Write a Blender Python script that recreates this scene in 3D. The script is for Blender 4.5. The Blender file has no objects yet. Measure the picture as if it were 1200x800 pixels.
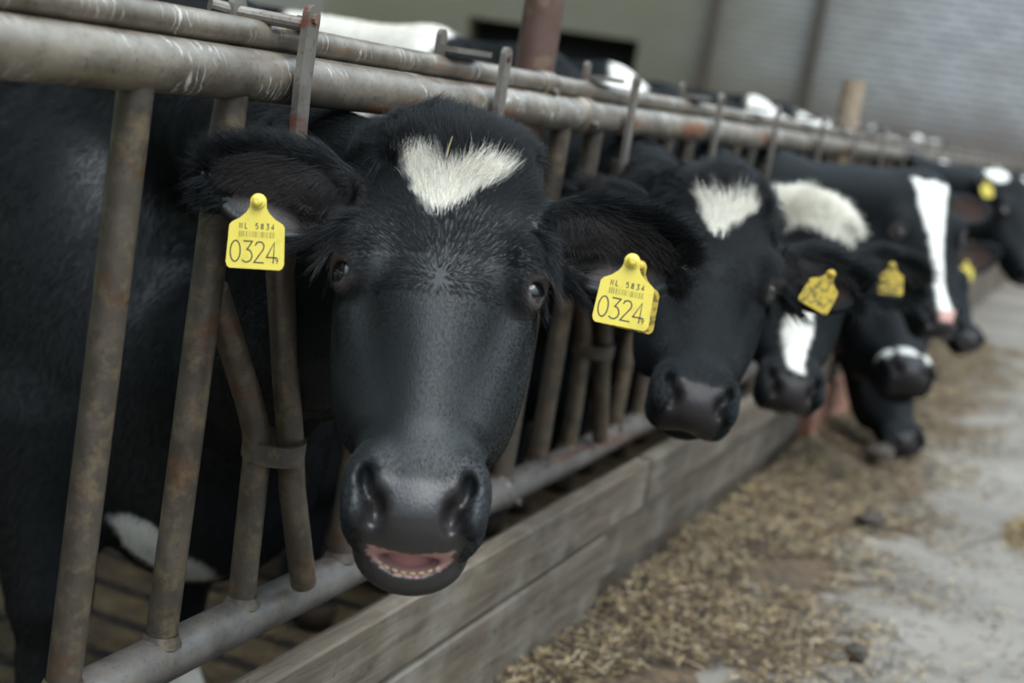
import bpy, math, random, time
import numpy as np
from mathutils import Vector, Matrix

T0 = time.time()
random.seed(7)
RNG = np.random.default_rng(11)
scene = bpy.context.scene
COL = scene.collection

# ------------------------------------------------------------------ camera
CAM = np.array([0.0, -0.94, 1.10])
_p, _a, _r = math.radians(10.0), math.radians(21.6), math.radians(9.2)
cF = np.array([math.cos(_p) * math.cos(_a), math.cos(_p) * math.sin(_a), -math.sin(_p)])
_R0 = np.array([math.sin(_a), -math.cos(_a), 0.0])
_U0 = np.cross(_R0, cF)
cR = math.cos(_r) * _R0 + math.sin(_r) * _U0
cU = math.cos(_r) * _U0 - math.sin(_r) * _R0
cam_data = bpy.data.cameras.new('camera')
cam = bpy.data.objects.new('camera', cam_data)
COL.objects.link(cam)
scene.camera = cam
cam.matrix_world = Matrix(((cR[0], cU[0], -cF[0], CAM[0]), (cR[1], cU[1], -cF[1], CAM[1]),
                           (cR[2], cU[2], -cF[2], CAM[2]), (0, 0, 0, 1)))
cam_data.sensor_width = 36
cam_data.lens = 51.0
cam_data.clip_start = 0.05
cam_data.dof.use_dof = True
cam_data.dof.focus_distance = 1.72
cam_data.dof.aperture_fstop = 3.0

# ------------------------------------------------------------------ light
scene.view_settings.view_transform = 'Standard'
scene.view_settings.look = 'None'
scene.view_settings.gamma = 1.0
scene.view_settings.use_curve_mapping = False
scene.view_settings.exposure = 0.14
world = bpy.data.worlds.new('world')
scene.world = world
world.use_nodes = True
wn = world.node_tree
wn.nodes.clear()
w_out = wn.nodes.new('ShaderNodeOutputWorld')
w_bg = wn.nodes.new('ShaderNodeBackground')
w_tc = wn.nodes.new('ShaderNodeTexCoord')
w_sep = wn.nodes.new('ShaderNodeSeparateXYZ')
w_ramp = wn.nodes.new('ShaderNodeValToRGB')
w_ramp.color_ramp.elements[0].position = 0.52
w_ramp.color_ramp.elements[0].color = (0.05, 0.055, 0.05, 1)
w_ramp.color_ramp.elements[1].position = 0.85
w_ramp.color_ramp.elements[1].color = (0.71, 0.87, 1.0, 1)
w_map = wn.nodes.new('ShaderNodeMath'); w_map.operation = 'MULTIPLY_ADD'
w_map.inputs[1].default_value = 0.5; w_map.inputs[2].default_value = 0.5
wn.links.new(w_tc.outputs['Generated'], w_sep.inputs[0])
wn.links.new(w_sep.outputs['Z'], w_map.inputs[0])
wn.links.new(w_map.outputs[0], w_ramp.inputs[0])
wn.links.new(w_ramp.outputs[0], w_bg.inputs[0])
w_bg.inputs[1].default_value = 3.0
wn.links.new(w_bg.outputs[0], w_out.inputs[0])
sun_d = bpy.data.lights.new('sun', 'SUN')
sun_d.energy = 3.0
sun_d.angle = math.radians(50)
sun_d.color = (1.0, 0.98, 0.95)
sun = bpy.data.objects.new('sun', sun_d)
COL.objects.link(sun)
sd = Vector((0.30, 0.42, -1.0)).normalized()
sun.rotation_euler = sd.to_track_quat('-Z', 'Y').to_euler()

# ------------------------------------------------------------------ materials
def lin(c):
    return tuple(((x / 255) / 12.92 if x / 255 <= 0.04045 else ((x / 255 + 0.055) / 1.055) ** 2.4) for x in c) + (1,)

class Mat:
    def __init__(s, name, rough=0.6, metal=0.0, spec=0.5):
        s.m = bpy.data.materials.new(name); s.m.use_nodes = True
        s.t = s.m.node_tree; s.n = s.t.nodes; s.l = s.t.links
        s.b = s.n['Principled BSDF']
        s.b.inputs['Roughness'].default_value = rough
        s.b.inputs['Metallic'].default_value = metal
        s.b.inputs['Specular IOR Level'].default_value = spec
        s.tc = s.n.new('ShaderNodeTexCoord')
    def col(s, c):
        s.b.inputs['Base Color'].default_value = c; return s
    def mapping(s, scale=(1, 1, 1), rot=(0, 0, 0)):
        m = s.n.new('ShaderNodeMapping'); m.inputs['Scale'].default_value = scale
        m.inputs['Rotation'].default_value = rot
        s.l.new(s.tc.outputs['Object'], m.inputs[0]); return m.outputs[0]
    def noise(s, scale, detail=4, rough=0.6, vec=None, dist=0.0):
        n = s.n.new('ShaderNodeTexNoise'); n.inputs['Scale'].default_value = scale
        n.inputs['Detail'].default_value = detail; n.inputs['Roughness'].default_value = rough
        n.inputs['Distortion'].default_value = dist
        s.l.new(vec if vec is not None else s.tc.outputs['Object'], n.inputs['Vector'])
        return n.outputs['Fac']
    def ramp(s, fac, stops):
        r = s.n.new('ShaderNodeValToRGB'); e = r.color_ramp.elements
        while len(e) < len(stops): e.new(0.5)
        for i, (p, c) in enumerate(stops):
            e[i].position = p; e[i].color = c if len(c) == 4 else tuple(c) + (1,)
        s.l.new(fac, r.inputs[0]); return r.outputs[0]
    def mix(s, fac, a, b, mode='MIX'):
        m = s.n.new('ShaderNodeMix'); m.data_type = 'RGBA'; m.blend_type = mode
        for sock, v in ((m.inputs[0], fac), (m.inputs[6], a), (m.inputs[7], b)):
            if hasattr(v, 'is_output'): s.l.new(v, sock)
            else: sock.default_value = v
        return m.outputs[2]
    def base(s, v): s.l.new(v, s.b.inputs['Base Color']); return s
    def rough(s, v): s.l.new(v, s.b.inputs['Roughness']); return s
    def bump(s, h, strength=0.3, dist=0.01):
        b = s.n.new('ShaderNodeBump'); b.inputs['Strength'].default_value = strength
        b.inputs['Distance'].default_value = dist
        s.l.new(h, b.inputs['Height']); s.l.new(b.outputs[0], s.b.inputs['Normal']); return s

def g(v): return (v, v, v, 1)

def make_metal(name, c1, c2, rust, scratch=False, rust_amt=0.62, rough=0.45, dirt=None):
    m = Mat(name, rough, 0.25)
    n1 = m.noise(14, 6, 0.65)
    c = m.mix(m.ramp(n1, [(0.35, g(0)), (0.65, g(1))]), c1, c2)
    n2 = m.noise(4.2, 4, 0.55, m.mapping((0.8, 5, 5)))
    c = m.mix(m.ramp(n2, [(rust_amt, g(0)), (rust_amt + 0.06, g(1))]), c, rust)
    sp = m.noise(160, 3, 0.6)
    c = m.mix(m.ramp(sp, [(0.30, g(0.55)), (0.42, g(0))]), c, lin((46, 42, 36)))
    if dirt:
        d = m.noise(30, 5, 0.7)
        c = m.mix(m.ramp(d, [(0.50, g(0)), (0.66, g(0.75))]), c, dirt)
    if scratch:
        w = m.n.new('ShaderNodeTexWave'); w.wave_type = 'BANDS'; w.bands_direction = 'X'
        w.inputs['Scale'].default_value = 24; w.inputs['Distortion'].default_value = 9
        w.inputs['Detail'].default_value = 3; w.inputs['Detail Scale'].default_value = 2.5
        m.l.new(m.mapping((1, 0.4, 0.4), (0, 0.25, 0.2)), w.inputs['Vector'])
        s1 = m.ramp(w.outputs['Fac'], [(0.90, g(0)), (0.99, g(.9))])
        s2 = m.ramp(m.noise(9, 3, 0.6), [(0.52, g(0)), (0.60, g(1))])
        s3 = m.mix(1.0, s1, s2, 'MULTIPLY')
        c = m.mix(s3, c, lin((205, 200, 192)))
    m.base(c).bump(m.noise(90, 4, 0.6), 0.25, 0.002)
    m.rough(m.ramp(m.noise(25, 4), [(0.3, g(rough - 0.12)), (0.7, g(rough + 0.18))]))
    return m.m

M_RAIL = make_metal('galvanised_rail', lin((126, 116, 103)), lin((88, 79, 68)), lin((122, 78, 50)), True, 0.60, 0.33)
M_BAR = make_metal('weathered_bar', lin((78, 70, 61)), lin((56, 48, 40)), lin((74, 54, 40)), False, 0.58, 0.45, lin((102, 88, 66)))
M_LOW = make_metal('worn_bottom_pipe', lin((106, 102, 98)), lin((78, 72, 68)), lin((88, 56, 48)), False, 0.58, 0.40, lin((100, 90, 74)))
M_FLAT = make_metal('flat_steel', lin((118, 112, 104)), lin((92, 84, 76)), lin((104, 62, 48)), False, 0.66, 0.42)
M_COLUMN = make_metal('oxide_red_column', lin((98, 74, 64)), lin((82, 60, 52)), lin((112, 90, 76)), False, 0.6, 0.45)
M_DARKSTEEL = make_metal('dark_wall_post', lin((78, 70, 62)), lin((60, 54, 48)), lin((90, 66, 52)), False, 0.6, 0.6)

def make_wood(name, c1, c2, c3, sc=1.0):
    m = Mat(name, 0.75)
    v = m.mapping((1.2 * sc, 14, 14))
    n = m.noise(3.0, 8, 0.65, v, 0.6)
    c = m.ramp(n, [(0.3, c1), (0.5, c2), (0.72, c3)])
    c = m.mix(m.ramp(m.noise(4, 5, 0.7), [(0.48, g(0)), (0.72, g(0.55))]), c, lin((136, 132, 122)))
    c = m.mix(m.ramp(m.noise(45, 3, 0.6), [(0.66, g(0)), (0.72, g(0.9))]), c, lin((44, 36, 28)))
    m.base(c).bump(n, 0.8, 0.006)
    return m.m
M_WOOD = make_wood('weathered_board', lin((64, 54, 44)), lin((90, 79, 66)), lin((112, 100, 84)))
M_WOODRED = make_wood('reddish_board', lin((116, 76, 60)), lin((146, 98, 78)), lin((160, 118, 98)))
M_WOODTAN = make_wood('tan_stake', lin((120, 100, 80)), lin((146, 126, 104)), lin((160, 142, 120)))

# concrete aisle with trodden litter
m = Mat('aisle_concrete', 0.62)
c = m.ramp(m.noise(1.6, 6, 0.6), [(0.3, lin((90, 84, 76))), (0.7, lin((122, 115, 106)))])
c = m.mix(m.ramp(m.noise(26, 6, 0.75), [(0.52, g(0)), (0.66, g(0.7))]), c, lin((112, 96, 70)))
c = m.mix(m.ramp(m.noise(7, 5, 0.7), [(0.55, g(0)), (0.70, g(0.6))]), c, lin((84, 76, 64)))
m.base(c).bump(m.noise(60, 6, 0.7), 0.5, 0.006)
M_FLOOR = m.m
m = Mat('slatted_pen_floor', 0.55)
w = m.n.new('ShaderNodeTexWave'); w.wave_type = 'BANDS'; w.bands_direction = 'X'
w.inputs['Scale'].default_value = 1.9; w.inputs['Distortion'].default_value = 0.5
m.l.new(m.mapping((1, 1, 1)), w.inputs['Vector'])
c = m.ramp(m.noise(11, 6, 0.7), [(0.3, lin((44, 36, 26))), (0.55, lin((76, 64, 44))), (0.75, lin((104, 90, 64)))])
c = m.mix(m.ramp(w.outputs['Fac'], [(0.10, g(1)), (0.24, g(0))]), c, lin((16, 14, 11)))
m.base(c).bump(m.noise(30, 6, 0.7), 0.6, 0.01)
M_PEN = m.m
# whitewashed brick end wall
m = Mat('whitewashed_brick', 0.8)
br = m.n.new('ShaderNodeTexBrick')
br.inputs['Scale'].default_value = 1.0
br.inputs['Mortar Size'].default_value = 0.012
br.inputs['Brick Width'].default_value = 0.23
br.inputs['Row Height'].default_value = 0.078
br.inputs['Color1'].default_value = lin((168, 168, 168)); br.inputs['Color2'].default_value = lin((146, 146, 146))
br.inputs['Mortar'].default_value = lin((112, 112, 112))
sx = m.n.new('ShaderNodeSeparateXYZ'); cx = m.n.new('ShaderNodeCombineXYZ')
m.l.new(m.tc.outputs['Object'], sx.inputs[0]); m.l.new(sx.outputs['Y'], cx.inputs['X']); m.l.new(sx.outputs['Z'], cx.inputs['Y'])
m.l.new(cx.outputs[0], br.inputs['Vector'])
c = m.mix(m.ramp(m.noise(1.1, 5, 0.6), [(0.42, g(0)), (0.75, g(0.55))]), br.outputs['Color'], lin((122, 114, 104)))
# darker brown band low on the wall, and olive shade painted in towards the left
zr = m.n.new('ShaderNodeMath'); zr.operation = 'MULTIPLY_ADD'; zr.inputs[1].default_value = 0.45; m.l.new(sx.outputs['Z'], zr.inputs[0]); zn = m.n.new('ShaderNodeMath'); zn.operation = 'MULTIPLY'; zn.inputs[1].default_value = .16; m.l.new(m.noise(2.5, 4), zn.inputs[0]); m.l.new(zn.outputs[0], zr.inputs[2])
c = m.mix(m.ramp(zr.outputs[0], [(0.25, g(0.9)), (0.60, g(0.9)), (0.86, g(0))]), c, lin((92, 80, 72)))
yr = m.n.new('ShaderNodeMath'); yr.operation = 'MULTIPLY'; yr.inputs[1].default_value = 0.12; m.l.new(sx.outputs['Y'], yr.inputs[0])
c = m.mix(m.ramp(yr.outputs[0], [(0.12, g(0)), (0.50, g(0.9))]), c, lin((92, 88, 68)))
m.base(c).bump(br.outputs['Fac'], -0.4, 0.008)
M_BRICK = m.m
M_DARK = Mat('painted_dark_interior', 0.9).col((0.006, 0.007, 0.007, 1)).m
m = Mat('unseen_roof', 0.7); m.base(m.ramp(m.noise(2, 4), [(0.3, lin((70, 66, 60))), (0.7, lin((90, 86, 78)))])); M_ROOF = m.m
m = Mat('meadow_grass', 0.9); m.base(m.ramp(m.noise(3, 6), [(0.3, lin((60, 92, 48))), (0.7, lin((120, 150, 90)))])); M_GRASS = m.m
m = Mat('bush_leaves', 0.8); m.base(m.ramp(m.noise(12, 5), [(0.3, lin((70, 120, 78))), (0.7, lin((150, 196, 150)))])); M_LEAF = m.m

# cow materials: the coat attribute carries the piebald markings of the animal
def coat_material(name, rough, attr='coat', spec=0.5, sheen=0.0, fine=True):
    m = Mat(name, rough, 0, spec)
    a = m.n.new('ShaderNodeAttribute'); a.attribute_name = attr
    c = a.outputs['Color']
    if fine:
        m.bump(m.noise(420, 3, 0.6, m.mapping((1, 1, 0.25))), 0.35, 0.002)
        c = m.mix(m.ramp(m.noise(60, 3), [(0.3, g(0.0)), (0.8, g(0.35))]), c, lin((40, 34, 28)), 'MIX') if False else c
    m.base(c)
    # the alpha channel carries the wetness of the nose
    mr = m.n.new('ShaderNodeMapRange'); mr.inputs['To Min'].default_value = rough; mr.inputs['To Max'].default_value = 0.26
    a2 = m.n.new('ShaderNodeAttribute'); a2.attribute_name = 'wet'
    m.l.new(a2.outputs['Fac'], mr.inputs['Value']); m.l.new(mr.outputs[0], m.b.inputs['Roughness'])
    m.b.inputs['Sheen Weight'].default_value = sheen
    m.b.inputs['Sheen Roughness'].default_value = 0.4
    m.b.inputs['Sheen Tint'].default_value = (0.7, 0.85, 1.0, 1)
    return m.m
M_SKIN = coat_material('cow_hide', 0.50, spec=0.42, sheen=0.0)
M_SKINFAR = coat_material('cow_hide_matte', 0.70, spec=0.14, sheen=0.0)
m = Mat('cow_hair', 0.5, 0, 0.25)
a = m.n.new('ShaderNodeAttribute'); a.attribute_name = 'tint'
m.base(a.outputs['Color']); M_HAIR = m.m
M_EYE = Mat('cow_eye', 0.06, 0, 0.8).col((0.006, 0.005, 0.005, 1)).m
M_TEETH = Mat('tooth_enamel', 0.45).col(lin((178, 164, 122))).m
M_MOUTH = Mat('mouth_pink', 0.38).col(lin((176, 122, 118))).m
M_HOOF = Mat('hoof_horn', 0.5).col(lin((54, 46, 38))).m
m = Mat('yellow_tag', 0.42)
m.base(m.mix(m.ramp(m.noise(60, 4), [(0.5, g(0)), (0.75, g(0.35))]), lin((208, 188, 78)), lin((158, 136, 56)))); M_TAG = m.m
m = Mat('dirty_yellow_tag', 0.5)
m.base(m.mix(m.ramp(m.noise(90, 4), [(0.50, g(0)), (0.58, g(0.8))]), lin((176, 150, 44)), lin((84, 70, 28)))); M_TAGD = m.m
M_INK = Mat('tag_ink', 0.6).col(lin((52, 54, 44))).m
M_INKFADE = Mat('faded_tag_ink', 0.6).col(lin((140, 132, 56))).m
m = Mat('chopped_straw', 0.7)
oi = m.n.new('ShaderNodeAttribute'); oi.attribute_name = 'tint'; m.base(oi.outputs['Color']); M_STRAW = m.m
m = Mat('manure', 0.7); m.base(m.ramp(m.noise(30, 5), [(0.3, lin((40, 32, 26))), (0.7, lin((72, 60, 48)))])).bump(m.noise(40, 5), 0.8, 0.02); M_CLOD = m.m

# ------------------------------------------------------------------ mesh helpers
class MB:
    def __init__(s): s.v = []; s.f = []
    def add(s, verts, faces):
        o = len(s.v); s.v += [tuple(map(float, q)) for q in verts]; s.f += [tuple(i + o for i in f) for f in faces]; return s
    def box(s, c, size, M=None, bev=0.0):
        hx, hy, hz = [k / 2 for k in size]
        if bev <= 0:
            vs = [(x, y, z) for x in (-hx, hx) for y in (-hy, hy) for z in (-hz, hz)]
            fs = [(0, 1, 3, 2), (4, 6, 7, 5), (0, 4, 5, 1), (2, 3, 7, 6), (0, 2, 6, 4), (1, 5, 7, 3)]
        else:
            b = min(bev, hx * .9, hy * .9, hz * .9); vs = []; idx = {}
            for sx_ in (-1, 1):
                for sy_ in (-1, 1):
                    for sz_ in (-1, 1):
                        for ax in range(3):
                            q = [sx_ * (hx - b), sy_ * (hy - b), sz_ * (hz - b)]
                            q[ax] = (sx_ * hx, sy_ * hy, sz_ * hz)[ax]
                            idx[(sx_, sy_, sz_, ax)] = len(vs); vs.append(tuple(q))
            fs = []
            for ax in range(3):
                o1, o2 = [k for k in range(3) if k != ax]
                for sg in (-1, 1):
                    loop = []
                    for p_, q_ in ((-1, -1), (1, -1), (1, 1), (-1, 1)):
                        t = [0, 0, 0]; t[ax] = sg; t[o1] = p_; t[o2] = q_
                        loop.append(idx[(t[0], t[1], t[2], ax)])
                    fs.append(tuple(loop))
            for ax in range(3):      # edges parallel to ax
                o1, o2 = [k for k in range(3) if k != ax]
                for p_ in (-1, 1):
                    for q_ in (-1, 1):
                        t0 = [0, 0, 0]; t0[ax] = -1; t0[o1] = p_; t0[o2] = q_
                        t1 = list(t0); t1[ax] = 1
                        fs.append((idx[(*t0, o1)], idx[(*t1, o1)], idx[(*t1, o2)], idx[(*t0, o2)]))
            for sx_ in (-1, 1):
                for sy_ in (-1, 1):
                    for sz_ in (-1, 1):
                        fs.append(tuple(idx[(sx_, sy_, sz_, k)] for k in range(3)))
        if M is not None: vs = [tuple(M @ Vector(q)) for q in vs]
        return s.add([(q[0] + c[0], q[1] + c[1], q[2] + c[2]) for q in vs], fs)
    def tube(s, pts, r, n=20, cap=True, hollow=0.0):
        P = [Vector(q) for q in pts]
        rs = r if isinstance(r, (list, tuple)) else [r] * len(P)
        rings = []
        prev = None
        for i, q in enumerate(P):
            d = (P[min(i + 1, len(P) - 1)] - P[max(i - 1, 0)]).normalized()
            if prev is None:
                ref = Vector((0, 0, 1)) if abs(d.z) < 0.9 else Vector((1, 0, 0))
                a_ = d.cross(ref).normalized()
            else:
                a_ = (prev - d * prev.dot(d)).normalized()
            prev = a_; b_ = d.cross(a_)
            rings.append([q + (a_ * math.cos(2 * math.pi * k / n) + b_ * math.sin(2 * math.pi * k / n)) * rs[i] for k in range(n)])
        vs = [v for ring in rings for v in ring]; fs = []
        for i in range(len(P) - 1):
            for k in range(n):
                k2 = (k + 1) % n
                fs.append((i * n + k, i * n + k2, (i + 1) * n + k2, (i + 1) * n + k))
        if hollow > 0:
            d = (P[-1] - P[-2]).normalized()
            o = len(vs)
            c_ = P[-1]
            vs += [c_ + (v - c_) * hollow for v in rings[-1]]
            vs += [c_ + (v - c_) * hollow - d * 0.03 for v in rings[-1]]
            L = (len(P) - 1) * n
            for k in range(n):
                k2 = (k + 1) % n
                fs.append((L + k, L + k2, o + k2, o + k)); fs.append((o + k, o + k2, o + n + k2, o + n + k))
            fs.append(tuple(o + n + k for k in range(n)))
            fs.append(tuple(range(n))[::-1])
        elif cap:
            fs.append(tuple(range(n))[::-1]); fs.append(tuple((len(P) - 1) * n + k for k in range(n)))
        return s.add(vs, fs)
    def prism(s, poly, t, M):
        """closed polygon in local xy extruded by thickness t along local z"""
        n = len(poly)
        vs = [M @ Vector((x, y, -t / 2)) for x, y in poly] + [M @ Vector((x, y, t / 2)) for x, y in poly]
        fs = [tuple(range(n))[::-1], tuple(range(n, 2 * n))] + [(k, (k + 1) % n, n + (k + 1) % n, n + k) for k in range(n)]
        return s.add(vs, fs)
    def build(s, name, mat, parent=None, smooth=False, origin=None, auto=40):
        me = bpy.data.meshes.new(name)
        vs = s.v
        if origin is not None: vs = [(a_ - origin[0], b_ - origin[1], c_ - origin[2]) for a_, b_, c_ in vs]
        me.from_pydata(vs, [], s.f); me.validate(); me.update()
        if mat: me.materials.append(mat)
        o = bpy.data.objects.new(name, me); COL.objects.link(o)
        if smooth:
            me.shade_smooth()
            if auto: me.set_sharp_from_angle(angle=math.radians(auto))
        if parent is not None: o.parent = parent
        if origin is not None and parent is None: o.location = origin
        return o

def tag(o, label=None, cat=None, group=None, kind=None):
    if label: o['label'] = label
    if cat: o['category'] = cat
    if group: o['group'] = group
    if kind: o['kind'] = kind
    return o
def empty(name, loc):
    o = bpy.data.objects.new(name, None); COL.objects.link(o); o.location = loc; o.empty_display_size = 0.1
    return o

# ------------------------------------------------------------------ the setting
PEN_Z = -0.25
WALLX = 16.0
tag(MB().box((6.5, -3.55, -0.05), (24, 6.9, 0.1)).build('floor', M_FLOOR), kind='structure')
tag(MB().box((6.5, 4.6, PEN_Z - 0.05), (24, 9.4, 0.1)).build('floor_pen', M_PEN), kind='structure')
tag(MB().box((6.5, -0.102, -0.16), (24, 0.02, 0.34)).build('trim_1', M_FLOOR), kind='structure')
wb = MB()
oy0, oy1, oz0, oz1 = 4.45, 6.6, 1.22, 1.78
wb.box((WALLX + 0.15, (-7 + oy0) / 2, 2.2), (0.3, oy0 + 7, 5.0))
wb.box((WALLX + 0.15, (oy1 + 8.6) / 2, 2.2), (0.3, 8.6 - oy1, 5.0))
wb.box((WALLX + 0.15, (oy0 + oy1) / 2, (oz0 - 0.3) / 2), (0.3, oy1 - oy0, oz0 + 0.3))
wb.box((WALLX + 0.15, (oy0 + oy1) / 2, (oz1 + 4.7) / 2), (0.3, oy1 - oy0, 4.7 - oz1))
tag(wb.build('wall_end', M_BRICK), kind='structure')
tag(MB().box((WALLX + 1.3, 5.5, 1.5), (2.0, 3.4, 2.0)).build('wall_dark_backing', M_DARK), kind='structure')  # black block behind the opening, its colour stands in for the shade inside
tag(MB().box((10.5, 8.6, 0.3), (10, 0.2, 1.2)).box((10.5, 8.6, 2.5), (10, 0.15, 0.7)).build('wall_left', M_BRICK), kind='structure')
tag(MB().box((3.0, 4.7, 3.3), (19.5, 7.6, 0.08)).build('ceiling_shade', M_ROOF), kind='structure')  # unseen roof added to darken the pens, cut short to light the end wall
tag(MB().box((6.5, 24, -0.3), (40, 30, 0.1)).build('ground_outside', M_GRASS), kind='structure')
for nm, y, wdt in (('wall_post', 3.62, 0.09), ('wall_post', 2.46, 0.11)):
    o = MB().box((WALLX - 0.09, y, 2.2), (0.12, wdt, 5.0), bev=0.01).build(nm, M_DARKSTEEL)
    tag(o, 'dark steel post on the end wall, %s' % ('the one nearer the dark wall opening' if y > 3 else 'the broader one further right from the dark opening'), 'post', 'posts on the end wall')

# greenery outside the open side
def blob_bush(name, c, r, label):
    verts = []; faces = []
    rr = np.random.default_rng(int(c[0] * 10))
    n = 2600
    d = rr.normal(size=(n, 3)); d /= np.linalg.norm(d, axis=1)[:, None]
    P = np.array(c) + d * np.array(r) * (0.7 + 0.35 * rr.random((n, 1)))
    a_ = rr.normal(size=(n, 3)); a_ /= np.linalg.norm(a_, axis=1)[:, None]
    b_ = np.cross(a_, d); s_ = 0.10 + 0.1 * rr.random((n, 1))
    mb = MB()
    V = np.stack([P - a_ * s_, P - b_ * s_ * .5, P + a_ * s_, P + b_ * s_ * .5], 1).reshape(-1, 3)
    mb.v = [tuple(q) for q in V]; mb.f = [(4 * i, 4 * i + 1, 4 * i + 2, 4 * i + 3) for i in range(n)]
    return tag(mb.build(name, M_LEAF), label, 'bush')
blob_bush('leafy_bush', (9.0, 11.5, 1.0), (2.2, 1.2, 1.5), 'pale green leafy bush seen outside above the nearest cow\'s back')

# ------------------------------------------------------------------ kerb boards
def board(x0, x1, z0, z1, y, mat, label, th=0.035, tilt=0.0):
    M = Matrix.Rotation(tilt, 3, 'Y')
    b = MB().box(((x0 + x1) / 2, y, (z0 + z1) / 2), (x1 - x0, th, z1 - z0), M, bev=0.004)
    o = b.build('kerb_board', mat, origin=((x0 + x1) / 2, y, (z0 + z1) / 2))
    return tag(o, label, 'board', 'boards of the feed kerb')
board(0.2, 3.10, 0.207, 0.318, -0.076, M_WOOD, 'long grey upper kerb board below the nearest cow\'s mouth')
board(3.125, 5.6, 0.212, 0.318, -0.076, M_WOOD, 'grey upper kerb board under the second and third cow muzzles')
board(5.61, 8.6, 0.208, 0.316, -0.070, M_WOOD, 'upper kerb board beyond the third cow, above the reddish board')
board(8.61, 15.9, 0.208, 0.316, -0.070, M_WOOD, 'upper kerb board running on to the end wall')
board(0.2, 2.86, 0.0, 0.196, -0.076, M_WOOD, 'lower kerb board nearest the viewer, straw heaped against it')
board(2.88, 5.05, 0.06, 0.200, -0.048, M_WOOD, 'darker set-back lower kerb board beneath the second cow')
board(5.06, 7.6, 0.0, 0.206, -0.082, M_WOODRED, 'reddish brown lower kerb board beyond the third cow\'s muzzle', 0.05)
board(7.61, 15.9, 0.0, 0.204, -0.066, M_WOOD, 'lower kerb board running on to the end wall')
MBc = MB().box((6.5, -0.01, 0.02), (19, 0.07, 0.46), bev=0.005)
o = MBc.build('kerb_wall', M_WOOD); tag(o, 'low timber backing wall behind the kerb boards under the fence', 'wall')

# ------------------------------------------------------------------ headlock fence
fence = empty('feed_fence', (1.0, 0, 0))
tag(fence, 'long tubular steel headlock feed fence with slanting neck bars and latches', 'fence')
FO = (1.0, 0, 0)
def fpart(mb, name, mat, parent=fence, smooth=True):
    o = mb.build(name, mat, parent, smooth, FO); return o
def wavy(x0, x1, y, z, amp=0.0):
    n = max(2, int((x1 - x0) / 0.25)); return [(x0 + (x1 - x0) * i / n, y, z + amp * math.sin(i * 1.7)) for i in range(n + 1)]
fpart(MB().tube(wavy(0.25, WALLX - 0.1, 0, 1.060, 0.001), 0.030, 32), 'top_rail', M_RAIL)
fpart(MB().tube(wavy(0.25, WALLX - 0.1, 0.012, 1.107, 0.001), 0.0165, 24), 'locking_rail', M_RAIL)
fpart(MB().tube(wavy(0.25, WALLX - 0.1, 0, 0.355, 0.0015), 0.030, 32), 'bottom_rail', M_LOW)
def collar(x, y, z, r, w, mat=M_RAIL):
    mb = MB().tube([(x - w / 2, y, z), (x - w / 2 + .004, y, z), (x + w / 2 - .004, y, z), (x + w / 2, y, z)], [r, r + .004, r + .004, r], 28)
    mb.tube([(x, y - r - .002, z - .01), (x, y - r - .012, z - .011)], 0.007, 6)
    fpart(mb, 'rail_sleeve', mat)
collar(2.36, 0.012, 1.107, 0.0175, 0.05); collar(2.52, 0, 1.060, 0.0305, 0.05); collar(2.44, 0, 0.355, 0.0305, 0.05, M_LOW)
levers = [0.87, 1.487, 2.062, 2.698, 3.335, 3.935, 4.58]
while levers[-1] < 15.0: levers.append(levers[-1] + 0.62)
def flatbar(pts, wdt, th, ydir=Vector((0, 1, 0)), round_top=True):
    """flat steel strip following points in the fence plane"""
    P = [Vector(q) for q in pts]; mb = MB()
    L = []; R_ = []
    for i, q in enumerate(P):
        d = (P[min(i + 1, len(P) - 1)] - P[max(i - 1, 0)]).normalized()
        sdir = d.cross(ydir).normalized() * wdt / 2
        L.append(q - sdir); R_.append(q + sdir)
    out = L + R_[::-1]
    if round_top:
        d = (P[0] - P[1]).normalized(); sdir = (P[1] - P[0]).normalized().cross(ydir).normalized()
        arc = [P[0] + (sdir * math.cos(t) + d * math.sin(t)) * wdt / 2 for t in np.linspace(0.25, math.pi - 0.25, 7)]
        out = out + arc
    n = len(out); off = ydir * th / 2
    vs = [q - off for q in out] + [q + off for q in out]
    fs = [tuple(range(n)), tuple(range(n, 2 * n))[::-1]] + [(k, n + k, n + (k + 1) % n, (k + 1) % n) for k in range(n)]
    return mb.add(vs, fs)
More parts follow.
